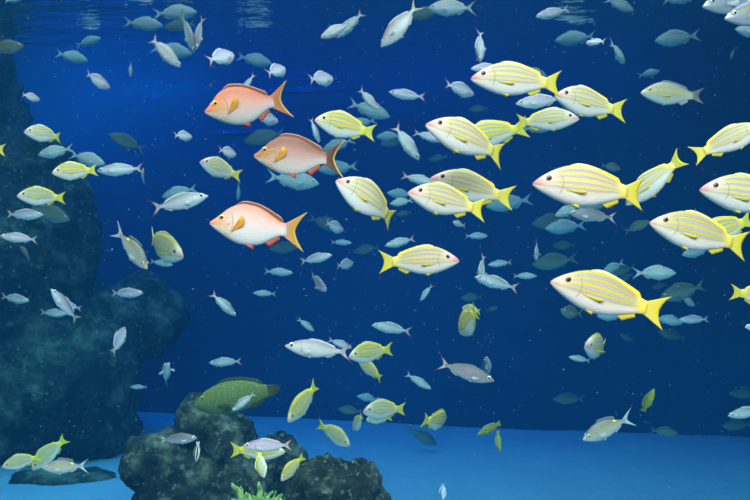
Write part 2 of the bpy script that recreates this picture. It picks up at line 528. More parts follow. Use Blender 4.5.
def side_fin(sp, mat, which, side, flare):
    S = SP[sp]
    n = 9
    root, tip = [], []
    if which == 'pectoral_fin':
        t, z, ln, a0, a1 = S['pect']
        zt, zb, w = curve(S['top'], t), curve(S['bot'], t), curve(S['wid'], t)
        y = w * math.sqrt(max(0, 1 - ((z - (zt + zb) / 2) / ((zt - zb) / 2)) ** 2)) * .96
        for i in range(n):
            q = i / (n - 1)
            a = math.radians(a0 + (a1 - a0) * q)
            l = ln * (.62 + .38 * math.sin(math.pi * min(1, q * .62 + .1)))
            d = Vector((-math.cos(a), 0, math.sin(a)))
            d.y = math.tan(flare)
            d.normalize()
            root.append((.5 - t, side * y, z + (q - .5) * (.012 if a1 == -2 else .026)))
            tip.append((.5 - t + d.x * l, side * (y + d.y * l), z + (q - .5) * (.012 if a1 == -2 else .026) + d.z * l))
    else:
        t, ln = S['pelv']
        zb = curve(S['bot'], t)
        for i in range(n):
            q = i / (n - 1)
            a = math.radians(-25 + 17 * q)
            l = ln * (1 - .35 * q)
            root.append((.5 - t - .03 * q, side * .018, zb + .012))
            tip.append((.5 - t - .03 * q - math.cos(a) * l, side * (.018 + .18 * l), zb + .012 + math.sin(a) * l))
    return fin_mesh((which, sp, mat, side, round(flare, 2)), root, tip, mat, 0, rows=4, th=.006)


def eye_mesh(sp, mat, part, side):
    key = (part, sp, mat, side)
    if key in CACHE:
        return CACHE[key]
    S = SP[sp]
    t, z, r = S['eye']
    zt, zb, w = curve(S['top'], t), curve(S['bot'], t), curve(S['wid'], t)
    y = w * max(.2, 1 - ((z - (zt + zb) / 2) / ((zt - zb) / 2)) ** 2) ** .45
    if part == 'pupil':
        r2, flat, y = r * .60, .34, y + r * .30
    else:
        r2, flat = r, .42
    bm = bmesh.new()
    bmesh.ops.create_uvsphere(bm, u_segments=16, v_segments=10, radius=r2)
    for v in bm.verts:
        v.co = Vector((v.co.x + .5 - t, side * (y + v.co.z * flat) if True else 0, v.co.y + z))
    bmesh.ops.recalc_face_normals(bm, faces=bm.faces)
    me = bpy.data.meshes.new(part)
    bm.to_mesh(me)
    bm.free()
    me.materials.append(M[mat])
    me.polygons.foreach_set('use_smooth', [True] * len(me.polygons))
    CACHE[key] = me
    return me


def link(name, data, parent=None):
    o = bpy.data.objects.new(name, data)
    COL.objects.link(o)
    if parent is not None:
        o.parent = parent
    return o


# species code -> name, category, group, build, body, tail, dorsal, anal, pectoral, pelvic, eye
KIND = {
    'Y': ('striped_snapper', 'snapper', 'yellow striped snappers', 'snapper', 'snapper', 'yellow_tail', 'snapper_dorsal', 'yellow_fin', 'yellow_fin', 'yellow_fin', 'eye_dark'),
    'Yd': ('striped_snapper', 'snapper', 'yellow striped snappers', 'deep_snapper', 'snapper', 'yellow_tail', 'snapper_dorsal', 'yellow_fin', 'yellow_fin', 'yellow_fin', 'eye_dark'),
    'B': ('striped_snapper', 'snapper', 'yellow striped snappers', 'snapper', 'snapper_bright', 'yellow_tail', 'snapper_dorsal', 'yellow_fin', 'yellow_fin', 'yellow_fin', 'eye_dark'),
    'Bd': ('striped_snapper', 'snapper', 'yellow striped snappers', 'deep_snapper', 'snapper_bright', 'yellow_tail', 'snapper_dorsal', 'yellow_fin', 'yellow_fin', 'yellow_fin', 'eye_dark'),
    'O': ('striped_snapper', 'snapper', 'yellow striped snappers', 'snapper', 'snapper_olive', 'yellow_tail', 'snapper_dorsal', 'yellow_fin', 'yellow_fin', 'yellow_fin', 'eye_dark'),
    'Od': ('striped_snapper', 'snapper', 'yellow striped snappers', 'deep_snapper', 'snapper_olive', 'yellow_tail', 'snapper_dorsal', 'yellow_fin', 'yellow_fin', 'yellow_fin', 'eye_dark'),
    'Pa': ('pink_snapper', 'snapper', 'large pink and orange snappers', 'pink', 'pink_a', 'pink_tail_a', 'red_fin', 'red_low_fin', 'orange_fin', 'red_low_fin', 'eye_yellow'),
    'Pb': ('pink_snapper', 'snapper', 'large pink and orange snappers', 'pink', 'pink_b', 'pink_tail_b', 'red_fin', 'red_low_fin', 'orange_fin', 'red_low_fin', 'eye_yellow'),
    'Pc': ('pink_snapper', 'snapper', 'large pink and orange snappers', 'pink', 'pink_c', 'pink_tail_c', 'red_fin', 'red_low_fin', 'orange_fin', 'red_low_fin', 'eye_yellow'),
    'F': ('fusilier', 'fusilier', 'small silver fusiliers', 'fusilier', 'fusilier', 'pink_tip_tail', 'clear_fin', 'clear_fin', 'clear_fin', 'clear_fin', 'eye_silver'),
    'L': ('fusilier', 'fusilier', 'small silver fusiliers', 'fusilier', 'fusilier_lilac', 'pink_tip_tail', 'clear_fin', 'clear_fin', 'clear_fin', 'clear_fin', 'eye_silver'),
    'Q': ('fusilier', 'fusilier', 'small silver fusiliers', 'oval', 'fusilier_lilac', 'pink_tip_tail', 'clear_fin', 'clear_fin', 'clear_fin', 'clear_fin', 'eye_silver'),
    'K': ('fusilier', 'fusilier', 'small silver fusiliers', 'oval', 'fusilier', 'pale_tail', 'clear_fin', 'clear_fin', 'clear_fin', 'clear_fin', 'eye_silver'),
    'G': ('fusilier', 'fusilier', 'small silver fusiliers', 'fusilier', 'fusilier_grey', 'pink_tip_tail', 'dusky_fin', 'clear_fin', 'clear_fin', 'clear_fin', 'eye_silver'),
    'T': ('silver_bream', 'bream', 'hazy silver bream in the far water', 'bream', 'bream', 'clear_fin', 'clear_fin', 'clear_fin', 'clear_fin', 'clear_fin', 'eye_silver'),
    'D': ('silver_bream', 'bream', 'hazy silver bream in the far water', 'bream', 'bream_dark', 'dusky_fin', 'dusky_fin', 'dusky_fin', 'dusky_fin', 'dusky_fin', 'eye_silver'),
    'S': ('spotted_bream', 'bream', 'silver bream with a yellow spot', 'spotted', 'spotted', 'clear_fin', 'dusky_fin', 'clear_fin', 'clear_fin', 'clear_fin', 'eye_silver'),
    'E': ('emperor_fish', 'emperor fish', None, 'emperor', 'emperor', 'dusky_fin', 'dusky_fin', 'clear_fin', 'yellow_fin', 'clear_fin', 'eye_yellow'),
    'J': ('jack_fish', 'jack', 'silver jacks near the surface', 'jack', 'jack', 'yellow_fin', 'clear_fin', 'clear_fin', 'clear_fin', 'clear_fin', 'eye_silver'),
    'R': ('grouper', 'grouper', None, 'grouper', 'grouper', 'grouper_fin', 'grouper_fin', 'grouper_fin', 'grouper_fin', 'grouper_fin', 'eye_yellow'),
    'Wy': ('wrasse', 'wrasse', 'small wrasses near the sand', 'wrasse', 'wrasse_yellow', 'wrasse_fin', 'wrasse_fin', 'wrasse_fin', 'wrasse_fin', 'wrasse_fin', 'eye_yellow'),
    'Wo': ('wrasse', 'wrasse', 'small wrasses near the sand', 'wrasse', 'wrasse_olive', 'wrasse_fin', 'wrasse_fin', 'wrasse_fin', 'wrasse_fin', 'wrasse_fin', 'eye_yellow'),
    'C': ('cleaner_wrasse', 'wrasse', None, 'cleaner', 'cleaner', 'clear_fin', 'dusky_fin', 'dusky_fin', 'clear_fin', 'clear_fin', 'eye_silver'),
}


PLACES = []


def fish(code, hx, hy, tx, ty, d, yaw, bend, roll, label):
    name, cat, group, sp, body, tail, dor, anal, pec, pel, eye = KIND[code]
    H, T = at(hx, hy, d), at(tx, ty, d)
    v = H - T
    ps = math.radians(yaw)
    u = v.normalized()
    fwd = Vector((u.x * math.cos(ps), -math.sin(ps), u.z * math.cos(ps)))
    L = v.length / math.cos(ps)
    up = Vector((0, 0, 1))
    up = (up - fwd * up.dot(fwd)).normalized()
    up = Quaternion(fwd, math.radians(roll)) @ up
    lat = up.cross(fwd)
    rot = Matrix((fwd, lat, up)).transposed().to_4x4()
    pxl = math.hypot(hx - tx, hy - ty) / math.cos(ps)
    lod = 0 if pxl > 52 else 1
    k = round(bend, 1)
    # the bent, turned fish should still span nose to tail end: settle its place, tilt and length
    nose, end = Vector((.5, 0, 0)), Vector(bent([(-.48, 0, 0)], k)[0])
    pos = (H + T) / 2
    for _ in range(8):
        def seen(q):
            wp = pos + (rot.to_3x3() @ q) * L
            return Vector((375 + wp.x / wp.y * F, 250 - (wp.z - CAM_Z) / wp.y * F))
        a, b = seen(nose), seen(end)
        want, have = Vector((hx - tx, hy - ty)), a - b
        L *= min(1.3, max(.77, want.length / max(1e-3, have.length)))
        turn = math.atan2(have.y, have.x) - math.atan2(want.y, want.x)
        rot = Matrix.Rotation(-math.atan2(math.sin(turn), math.cos(turn)), 4, 'Y') @ rot
        a, b = seen(nose), seen(end)
        mid = Vector(((hx + tx) / 2, (hy + ty) / 2)) - (a + b) / 2
        pos += Vector((mid.x / F * d, 0, -mid.y / F * d))
    r = bpy.data.objects.new(name, None)
    r.empty_display_size = .1
    COL.objects.link(r)
    r.matrix_world = Matrix.Translation(pos) @ rot @ Matrix.Scale(L, 4)
    r['label'] = label
    r['category'] = cat
    PLACES.append((pos.copy(), L))
    if group:
        r['group'] = group
    link('body', body_mesh(sp, body, k, lod), r)
    link('tail_fin', tail_mesh(sp, tail, k), r)
    link('dorsal_fin', edge_fin(sp, dor, k, 'dorsal_fin'), r)
    link('anal_fin', edge_fin(sp, anal, k, 'anal_fin'), r)
    if d < 6.2 and pxl > 26:
        fl = .75 if abs(yaw) > 40 and yaw > 0 or abs(roll) >= 30 else (.14 if sp in ('snapper', 'deep_snapper', 'emperor') else .34)
        for s in (-1, 1):
            link('pectoral_fin', side_fin(sp, pec, 'pectoral_fin', s, fl), r)
        for s in (-1, 1):
            link('pelvic_fin', side_fin(sp, pel, 'pelvic_fin', s, 0), r)
        for s in (-1, 1):
            e = link('eye', eye_mesh(sp, eye, 'eye', s), r)
            if pxl > 40:
                link('pupil', eye_mesh(sp, 'pupil', 'pupil', s), e)
    return r

# ------------------------------------------------------------------ the fish
# kind | nose pixel | tail-end pixel | distance | turn towards the viewer | bend | roll | label
FISH = """
Pa|205,112|289,99|2.9|28|0.3|0|orange-faced pink snapper with yellow-edged tail, topmost of the three big pink snappers
Pb|254,156|343,159|2.7|5|0.1|0|brownish pink snapper with dark brown tail, middle one of the three big pink snappers
Pc|210,223|304,232|2.55|8|0.1|0|pale pink snapper with yellow-orange tail, lowest of the three big pink snappers
Y|471,79|560,84|2.4|8|-0.2|0|yellow striped snapper just under the surface, the highest of all snappers
Y|555,96|625,111|2.6|28|0.3|0|yellow striped snapper behind the tail of the one just under the surface
Y|579,119|517,123|2.9|28|0.2|0|yellow striped snapper facing against the shoal below the lilac fusilier, yellow tail over its neighbour
B|458,142|527,127|3.15|14|0.0|0|yellow striped snapper partly hidden behind the snapper diving past and the backward-facing snapper's tail
Y|426,125|502,156|2.3|26|-0.3|0|pale yellow striped snapper angled nose up, its tail touching the half-hidden yellow snapper
Y|430,179|513,198|2.5|18|0.3|0|yellow striped snapper swimming level directly above the lower snapper of the central cluster
Y|408,193|485,210|2.25|27|0.2|0|yellow striped snapper lowest of the central cluster, overlapping the one above its back
Yd|336,181|392,220|2.5|22|-0.7|0|pale striped snapper diving nose up with a sharply curved yellow tail beside the pink snapper
Bd|315,120|375,133|2.9|22|0.2|0|bright yellow striped snapper above the tail of the brown-tailed pink snapper
Y|533,184|642,194|2.0|5|-0.3|0|large yellow striped snapper with yellow tail crossing the snapper that swims away behind it
Y|626,205|682,157|2.7|-28|0.2|12|striped snapper swimming away with its raised yellow forked tail fully shown
Y|765,126|693,156|2.4|20|-0.2|0|yellow striped snapper cut by the picture edge, facing out with its tail pointing inward
Y|700,190|800,203|2.35|8|0.0|0|yellow striped snapper whose pinkish head enters from the picture edge over another snapper
O|650,223|746,246|2.1|8|-0.1|0|large olive yellow snapper with four blue stripes, below the one entering at the edge
Bd|697,243|752,219|2.8|12|0.0|0|yellow green snapper mostly hidden behind the large olive yellow snapper's back and tail
O|551,282|665,313|1.9|6|0.2|0|largest striped snapper, olive yellow, alone under the others on the open water side
Y|459,261|380,262|2.3|20|-0.1|0|yellow striped snapper facing against the others, alone beneath the central cluster
Bd|792,300|731,292|2.7|12|0.0|0|yellow striped snapper at the picture edge showing only its tail and rear stripes
Yd|200,162|241,176|3.4|42|0.3|0|small yellow striped snapper between the two upper pink snappers and the round lilac fusilier
Yd|24,132|60,138|3.4|48|-0.5|0|yellow striped snapper over the dark reef, highest of its three neighbours there
Bd|52,173|97,170|3.2|36|0.2|0|yellow striped snapper over the dark reef, in the middle of three neighbours
Od|17,196|65,198|3.2|34|0.2|0|olive striped snapper over the dark reef, lowest of three neighbours there
B|-42,146|5,150|3.0|10|0.0|0|striped snapper leaving at the reef edge with only its yellow tail showing
Od|183,257|152,237|3.5|40|0.5|0|olive striped snapper turned head-on and downward beside the spotted bream
Bd|460,333|476,311|3.0|-60|0.2|0|small snapper swimming down and away with a big yellow X-shaped tail
Od|462,308|480,312|3.9|-40|0.3|0|olive snapper tail peeking out behind the yellow X-shaped tail
Yd|585,347|604,347|3.5|52|-0.3|0|round-looking striped snapper turned toward the viewer over a tiny silver fusilier
Bd|445,420|423,420|3.6|-64|0.3|0|round-looking striped snapper turned away with yellow tail over the blue sand
Yd|363,412|405,409|3.7|34|0.3|0|pale striped snapper above the sand, in front of another small snapper's yellow tail
Od|366,420|392,417|4.3|20|0.0|0|striped snapper showing only its belly below the pale one in front of it
Od|353,430|362,415|4.1|-45|0.2|0|small snapper turned away, only yellow tail and dim body beside the pale striped snapper
Od|350,446|318,424|3.7|34|-0.2|0|olive-backed snapper nosing down toward the sand beyond the low rock
Bd|288,422|316,384|3.5|36|-0.2|0|yellow green snapper diving steeply above the low rock
Bd|349,357|392,349|3.5|34|0.2|0|pale yellow snapper whose snout touches the silver fusilier's dark-tipped tail
Bd|359,362|381,379|3.9|-30|0.4|0|yellow green snapper hidden under the pale yellow one, tail pointing down
B|285,452|231,450|3.1|10|0.0|0|yellow snapper behind the lilac striped fusilier in front of the rock, yellow tail showing
Bd|281,481|304,456|3.1|34|0.3|0|yellow snapper diving beside the low rock above the branching coral
Od|264,478|259,450|3.0|30|0.2|75|pale snapper pointing straight down in front of the rock beneath the lilac fusilier
Od|2,467|41,457|3.5|28|0.2|0|dim yellow green snapper in the lower reef corner, tail over its companion
Od|32,470|66,438|4.0|28|0.1|0|dim yellow green snapper tilted nose down above the spotted bream by the reef
S|147,269|114,229|3.2|24|-0.3|0|silver spotted bream diving away from the reef in open blue water
S|42,468|88,466|3.0|12|0.2|0|silver bream with bright yellow spot swimming over the sand below the reef
S|583,440|633,417|3.1|14|0.2|0|silver spotted bream nosing down toward the sand on the open water side
E|641,93|703,96|3.2|10|0.2|0|grey emperor fish with thin yellow lines alone in the upper open water
J|703,7|780,-9|3.0|14|0.0|0|silver jack with yellow back cut by the top edge near the corner
J|725,19|800,3|2.7|14|0.0|0|blue-backed silver jack at the corner just below the other jack
R|194,406|278,389|4.9|4|0.0|0|green spotted grouper resting behind the top of the tall rock
Wy|654,389|643,411|4.3|25|0.3|35|yellow wrasse swimming steeply upward over the far dark wall
Wo|477,435|500,423|4.7|15|-0.3|0|olive wrasse level over the blue sand, above the other olive wrasse
Wo|500,452|498,431|4.7|25|0.4|80|olive wrasse pointing straight down over the blue sand
C|196,462|198,442|3.2|10|0.3|60|tiny black and white striped wrasse hovering in front of the tall rock
Q|110,88|86,72|3.8|-62|-0.3|0|white fusilier with upright thin tail, turning toward the viewer below the surface ripples
Q|40,100|21,94|3.6|-68|0.2|0|lilac fusilier seen from behind, alone at the dark reef top
F|180,67|151,37|3.6|14|0.3|0|slim silver fusilier diving nose down beside a crossing pair
F|194,53|179,12|4.4|10|-0.4|20|silver fusilier with dark tail, farther one of the crossing pair under the surface
F|196,50|204,15|4.1|15|0.3|-20|silver fusilier with red tail tip, nearer one of the crossing pair under the surface
Q|234,55|206,61|3.8|-62|0.2|0|round pale fusilier with yellow back stripe and wide forked tail
Q|285,69|266,74|4.2|-66|0.2|0|small lilac fusilier seen from behind above the topmost pink snapper's tail
Q|278,122|252,113|4.4|-58|0.0|0|pale fusilier half hidden under the topmost pink snapper's belly
L|240,94|255,73|4.0|-20|0.0|0|fusilier hidden behind the topmost pink snapper, only its red-tipped tail lobe showing
Q|192,137|173,135|3.8|-68|0.2|0|round lilac fusilier with thin upright tail between the pink snappers and the reef
Q|236,155|218,149|3.8|-67|0.1|0|round lilac fusilier partly behind the small striped snapper
F|208,196|150,209|3.2|6|0.2|0|long silver fusilier above the spotted bream, in front of a teal bream
F|321,38|352,22|4.0|30|0.2|0|silver fusilier in front of a second one with pale-tipped tail, near the surface
F|337,38|364,11|4.9|10|0.0|0|silver fusilier with pale-tipped tail behind its brighter companion near the surface
K|381,47|419,2|3.0|-20|0.2|0|large pale fusilier pointing down, cut by the top edge
K|428,8|476,8|4.9|5|0.0|0|silver fusilier cut by the top edge with white tail tips
Q|333,79|308,79|4.0|-60|0.1|0|round lilac fusilier above the bright yellow striped snapper, alone
F|378,110|359,88|4.2|20|0.2|0|small silver fusilier in front of a teal bream below the round lilac one
L|389,92|427,97|4.3|18|0.5|0|silver fusilier with a small raised dorsal fin above the cluster of striped snappers
Q|474,95|444,83|4.4|-40|0.1|0|bluish fusilier with forked tail next to the upper pale snapper cluster
F|480,62|480,29|4.6|28|0.0|60|fusilier pointing straight down with both side fins spread, above the top striped snapper
L|536,17|571,8|4.6|18|0.3|0|lilac fusilier with upright tail just below the rippled surface at top
F|586,43|606,41|4.0|-64|0.0|0|tiny white fusilier swimming away with its fins spread like a star
L|471,69|502,66|3.6|20|0.0|0|fusilier whose white face shows over the top striped snapper's head
L|516,104|566,98|3.5|10|0.0|0|lilac fusilier tucked behind two striped snappers of the top row
L|319,143|310,117|4.4|-20|0.2|0|lilac fusilier nose down behind the tail of the brown-tailed pink snapper
F|419,160|394,124|4.0|14|0.3|0|white fusilier diving in the open gap between snapper clusters
L|445,141|412,132|4.4|8|0.0|0|lilac fusilier with only its tail half showing behind a pale snapper's head
F|436,184|400,175|4.4|8|0.1|0|bluish fusilier with tail showing, its nose behind the level striped snapper
G|569,213|618,218|3.8|6|0.2|0|grey fusilier below the large snapper that crosses the swimming-away one
F|453,222|466,226|4.3|55|0.3|0|tiny white fusilier turned head-on beneath the central cluster of snappers
F|480,284|484,253|4.2|35|0.1|30|fusilier pointing down, crossing a level fusilier in the middle water
F|475,277|520,289|4.1|8|0.2|0|level fusilier with forked tail crossed by one pointing down
F|536,260|537,241|4.8|45|0.0|30|small upright fusilier in front of a large dim bream
F|690,325|690,325|0|0|0|0|skip
L|679,320|710,319|5.2|5|0.1|0|grey fusilier level beneath the large olive snapper's tail side, alone
L|745,327|785,329|3.5|10|0.0|0|fusilier at the picture edge showing only its pink face
D|561,311|583,314|5.2|45|0.2|0|dark round bream turned toward the viewer under the largest snapper's belly
F|569,357|591,361|4.9|8|0.1|0|tiny silver fusilier under the round-looking striped snapper
G|494,381|437,362|3.0|8|0.2|0|dark grey fusilier heading down toward the open sand, alone in middle water
G|487,357|487,377|4.4|45|0.3|60|tiny grey fusilier head-on with side fins spread above the dark grey fusilier
F|728,416|768,408|4.0|5|0.0|0|white fusilier at the picture edge above the sand
F|285,346|353,353|2.8|6|0.2|0|large silver fusilier with black-tipped tail touching a pale yellow snapper
L|352,348|327,339|4.2|-15|0.0|0|lilac fusilier behind the large silver fusilier's tail
F|372,325|413,332|4.5|8|0.3|0|silver fusilier with dark tail tip above the pale yellow snapper
F|431,389|405,373|4.7|10|0.1|0|small silver fusilier nosing down between the sand snappers and the grey fusilier
F|314,331|297,318|4.8|-30|0.1|0|small pale fusilier above the large black-tipped silver fusilier
F|236,316|210,292|4.0|-15|0.2|0|pale fusilier nosing down in the empty blue water beneath the lowest pink snapper
F|209,363|243,361|4.9|5|0.1|0|small slim fusilier above the green grouper
L|168,364|166,382|4.5|55|0.2|40|tiny pale fusilier head-on with three fins spread, left of the slim one
Q|125,327|111,355|4.0|-50|0.2|0|lilac fusilier swimming upward in front of the dark reef
L|51,289|79,322|3.7|20|-0.3|0|lilac fusilier nearer one of a crossing pair with black tail tips by the reef
L|55,302|83,309|4.4|15|0.2|0|lilac fusilier farther one of a crossing pair by the reef
F|67,314|39,312|4.9|10|0.0|0|teal white fusilier partly behind the crossing pair by the reef
F|29,301|0,296|4.7|15|0.0|0|white fusilier at the reef edge with its tail at the picture edge
L|143,293|110,293|4.1|14|0.1|0|lilac fusilier level below the diving spotted bream
L|0,236|39,240|3.5|10|0.2|0|lilac fusilier with dark-tipped tail entering at the reef edge of the picture
L|-30,235|3,234|3.8|10|0.0|0|pink tail tip of a fusilier leaving past the reef edge
G|20,246|29,261|4.5|-25|0.5|0|small dark fusilier turning away under the lilac one at the edge
L|43,215|5,214|3.9|8|0.1|0|lilac fusilier in front of a teal bream under the olive snapper
F|97,171|145,168|3.8|8|0.2|0|silver fusilier with its tail beside a tiny head-on fish, next to the reef snappers
G|143,168|145,184|4.1|40|0.5|30|tiny head-on fusilier behind the silver fusilier's tail
F|232,411|256,392|3.8|8|0.2|0|small silver fusilier crossing in front of the green grouper
G|197,438|158,440|3.3|10|-0.2|0|blue grey fusilier with white tail lobe in front of the tall rock
L|243,446|294,445|2.7|5|0.1|0|lilac fusilier with yellow back line in front of the rock gap
L|332,255|299,262|4.2|12|0.2|0|lilac fusilier beyond the pale pink snapper's tail
F|385,246|416,238|4.8|10|-0.2|0|pale fusilier behind the striped snapper that faces against the others
F|420,301|433,284|4.6|20|0.2|0|small white fusilier nose down below the snapper that faces against the others
Q|326,291|311,274|4.3|50|0.1|5|oval fusilier with both side fins showing, diving in middle water
Q|343,231|325,222|5.0|-58|0.1|0|small pale fusilier in front of a dim bream next to the pale pink snapper
Q|353,263|336,266|5.3|-60|0.1|0|tiny teal fusilier with dim tail beyond the lilac one
Q|443,500|443,482|4.6|50|0.0|80|pale fusilier at the bottom edge over the bright sand
F|488,265|513,262|5.8|5|0.0|0|slim dim fusilier above the crossing fusilier pair in middle water
F|537,276|512,276|5.7|5|0.0|0|slim teal fusilier next to the crossing fusilier pair's tail
F|488,236|464,236|6.0|-15|0.0|0|dim grey fusilier with pale tail beneath the central cluster's tails
F|253,293|277,294|5.8|5|0.0|0|slim teal fusilier, lower of two in the blue under the pale pink snapper
F|293,273|263,271|5.8|5|0.0|0|slim teal fusilier, upper of two in the blue under the pale pink snapper
F|173,265|149,261|5.9|5|0.0|0|slim teal fusilier tucked under the head-on olive snapper
F|130,387|148,387|5.9|5|0.0|0|tiny teal fusilier low beside the dark reef edge
F|352,243|330,242|6.4|5|0.0|0|slim teal fusilier above the tiny teal one in middle water
F|238,200|238,181|5.5|-40|0.2|0|tiny teal fusilier nose down behind the small striped snapper's tail
F|130,77|131,62|5.6|30|0.0|0|tiny teal fusilier hanging upright under the surface ripples
F|731,59|735,47|6.4|30|0.0|0|tiny dim fusilier hanging upright near the jacks
D|24,46|-14,49|5.0|8|0.0|0|dark bream entering at the upper reef corner of the picture
T|101,38|76,46|7.65|8|0.2|0|pale bream mirrored in the rippled surface right above it
T|88,61|56,53|7.0|5|0.1|0|teal bream just below the pale mirrored bream
T|163,26|124,22|6.95|5|0.0|0|teal bream under the surface beside the crossing fusilier pair
T|192,54|151,47|6.9|5|0.0|0|teal bream behind the slim diving fusilier
T|197,12|153,14|6.3|5|0.0|0|teal bream nearest the top edge over the crossing fusilier pair
D|164,28|196,23|7.2|8|0.0|0|olive dark bream behind the crossing fusilier pair
T|272,64|237,56|7.9|8|0.1|0|teal bream with its stretched reflection well above, over the topmost pink snapper
D|244,142|286,132|7.5|5|0.0|0|dim slim bream behind the middle pink snapper's snout
T|162,197|197,188|6.4|5|0.0|0|teal bream behind the long silver fusilier
T|319,184|267,176|5.6|5|0.0|0|long teal bream under the middle pink snapper's belly
D|410,18|443,8|6.3|10|0.0|0|dark teal bream behind the large pale fusilier cut by the top edge
T|390,117|349,103|6.3|10|0.1|0|teal bream behind a small silver fusilier
T|322,151|354,139|7.0|5|0.0|0|teal bream behind the bright yellow snapper's belly
T|348,126|376,120|6.6|5|0.0|0|teal bream behind the bright yellow snapper's tail
T|318,170|358,166|7.0|5|0.0|0|long teal bream behind the brown tail of the middle pink snapper
T|376,137|403,136|7.2|5|0.0|0|slim teal bream in the gap beyond the bright yellow snapper's tail
D|380,144|404,142|8.4|5|0.0|0|dim blue bream just under a slim teal bream
T|387,193|414,195|6.8|5|0.0|0|teal bream between the curved-tail snapper and the lower central snapper
D|429,160|448,156|8.6|5|0.0|0|faint blue bream under the white diving fusilier
D|469,110|489,108|8.4|5|0.0|0|faint blue bream over the half-hidden yellow snapper
T|553,127|522,129|6.3|5|0.0|0|teal bream behind the belly of the backward-facing snapper
T|547,76|520,69|6.8|5|0.0|0|teal bream peeking over the top striped snapper's rear back
T|555,41|596,36|7.5|5|0.0|0|teal bream beside the tiny star-shaped fusilier
D|621,169|601,165|6.0|-20|0.0|0|dark round bream above the large snapper's tail
T|486,207|532,199|6.9|5|0.0|0|teal bream between the central cluster's tails and the large snapper
T|555,216|581,205|5.4|8|0.0|0|oval teal bream tucked next to the grey fusilier's snout
D|532,224|574,219|7.4|10|0.0|0|dark high-backed bream behind a paler bream in middle water
T|545,229|586,225|6.9|5|0.0|0|teal bream with forked tail in front of a dark high-backed bream
T|575,206|612,203|6.7|5|0.0|0|teal bream mostly behind the large snapper's belly
D|532,265|578,258|6.8|5|0.0|0|large dim bream behind the small upright fusilier
D|461,298|483,297|7.8|5|0.0|0|faint bream below the crossing fusilier pair
D|650,221|624,232|6.2|8|0.0|0|dim bream with its head at the large olive snapper's mouth
T|682,255|712,248|5.8|5|0.0|0|teal bream beneath the large olive snapper's belly
T|602,273|624,262|6.4|8|0.0|0|teal bream, nearer one of two stacked above the largest snapper's back
D|609,273|636,267|7.3|8|0.0|0|dim bream behind another one above the largest snapper's back
T|676,273|633,273|4.9|8|0.1|0|oval silver bream with forked tail below the large olive snapper
D|617,281|634,274|7.8|5|0.0|0|faint bream between the largest snapper's back and the oval silver bream
D|652,288|668,284|8.3|5|0.0|0|faint blue bream just under the oval silver bream
D|660,298|705,285|5.9|8|0.0|0|dark bream above the largest snapper's yellow tail
T|695,306|681,297|6.3|-20|0.0|0|small teal bream below the dark bream's belly
T|683,323|653,317|6.2|8|0.0|0|teal bream behind the largest snapper's tail lobe
D|658,331|686,339|8.2|5|0.0|0|faint bream lowest under the largest snapper's tail
D|620,334|635,342|8.4|5|0.0|0|faint blue bream below the largest snapper's lower fin
T|597,316|625,316|5.8|5|0.0|0|teal bream showing below the largest snapper's belly
D|498,307|486,311|7.6|-15|0.0|0|faint bream next to the yellow X-shaped tail
D|678,433|650,430|6.6|8|0.0|0|dim round bream over the far edge of the sand
D|722,426|752,424|7.8|5|0.0|0|faint blue bream under the white edge fusilier
D|553,399|585,399|8.2|5|0.0|0|faint blue bream low on the dark back wall between the two wrasses
D|729,393|762,394|8.2|5|0.0|0|faint bream at the picture edge above the white fusilier
D|437,445|407,427|8.2|5|0.1|0|dark bream shadowy over the blue sand below the turned-away snapper
D|338,409|362,412|6.9|5|0.0|0|dim teal bream behind the small turned-away snapper above the sand
T|357,396|379,400|6.9|5|0.0|0|teal bream under the yellow green snapper with tail pointing down
D|109,134|145,150|7.0|5|0.0|0|dark slim bream sloping across the blue patch by the reef
T|38,155|73,148|4.9|8|0.2|0|teal white bream behind the highest reef snapper
T|105,164|70,154|5.1|8|0.0|0|teal bream behind the middle reef snapper's back
D|70,220|28,206|5.6|8|0.0|0|teal grey bream behind a lilac fusilier and the olive snapper
D|269,249|303,247|8.3|5|0.0|0|faint dark bream beneath the pale pink snapper's tail
D|343,230|308,217|8.2|5|0.0|0|large faint bream behind a small pale fusilier
D|353,252|380,247|8.3|5|0.0|0|faint blue bream near the tail of the counter-facing snapper
T|390,204|413,200|5.4|8|0.0|0|teal bream between the curved-tail snapper and lowest central snapper
D|396,215|412,212|8.0|5|0.0|0|faint blue bream beside the curved yellow tail
T|634,11|605,-1|6.3|8|0.1|0|teal bream sloping down from the top edge
T|694,-2|662,1|6.2|5|0.0|0|teal bream mostly above the top edge
T|735,29|770,34|4.9|5|0.0|0|teal bream under the jacks at the picture edge
T|655,41|700,35|6.2|6|0.1|0|teal bream alone above the emperor fish
T|624,64|610,42|5.0|-45|0.2|10|grey oval bream nose down beside the star-shaped fusilier
T|660,71|638,76|7.4|8|0.0|0|blurred teal bream just over the emperor fish
D|553,246|576,245|8.0|5|0.0|0|faint blue bream between two large dim breams
T|22,-1|5,1|6.4|8|0.0|0|pale bream tail poking in at the top edge
"""

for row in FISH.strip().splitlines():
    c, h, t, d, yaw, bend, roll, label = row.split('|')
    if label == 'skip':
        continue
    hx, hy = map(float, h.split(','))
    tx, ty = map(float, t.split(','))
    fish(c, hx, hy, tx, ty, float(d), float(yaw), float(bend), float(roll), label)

# ------------------------------------------------------------------ the tank
def structure(name, me, label=None):
    o = link(name, me)
    o['kind'] = 'structure'
    return o


def box_mesh(name, lo, hi, mat):
    x0, y0, z0 = lo
    x1, y1, z1 = hi
    v = [(x, y, z) for z in (z0, z1) for y in (y0, y1) for x in (x0, x1)]
    f = [(0, 2, 3, 1), (4, 5, 7, 6), (0, 1, 5, 4), (2, 6, 7, 3), (0, 4, 6, 2), (1, 3, 7, 5)]
    return make_mesh(name, v, f, None, mat, smooth=False)


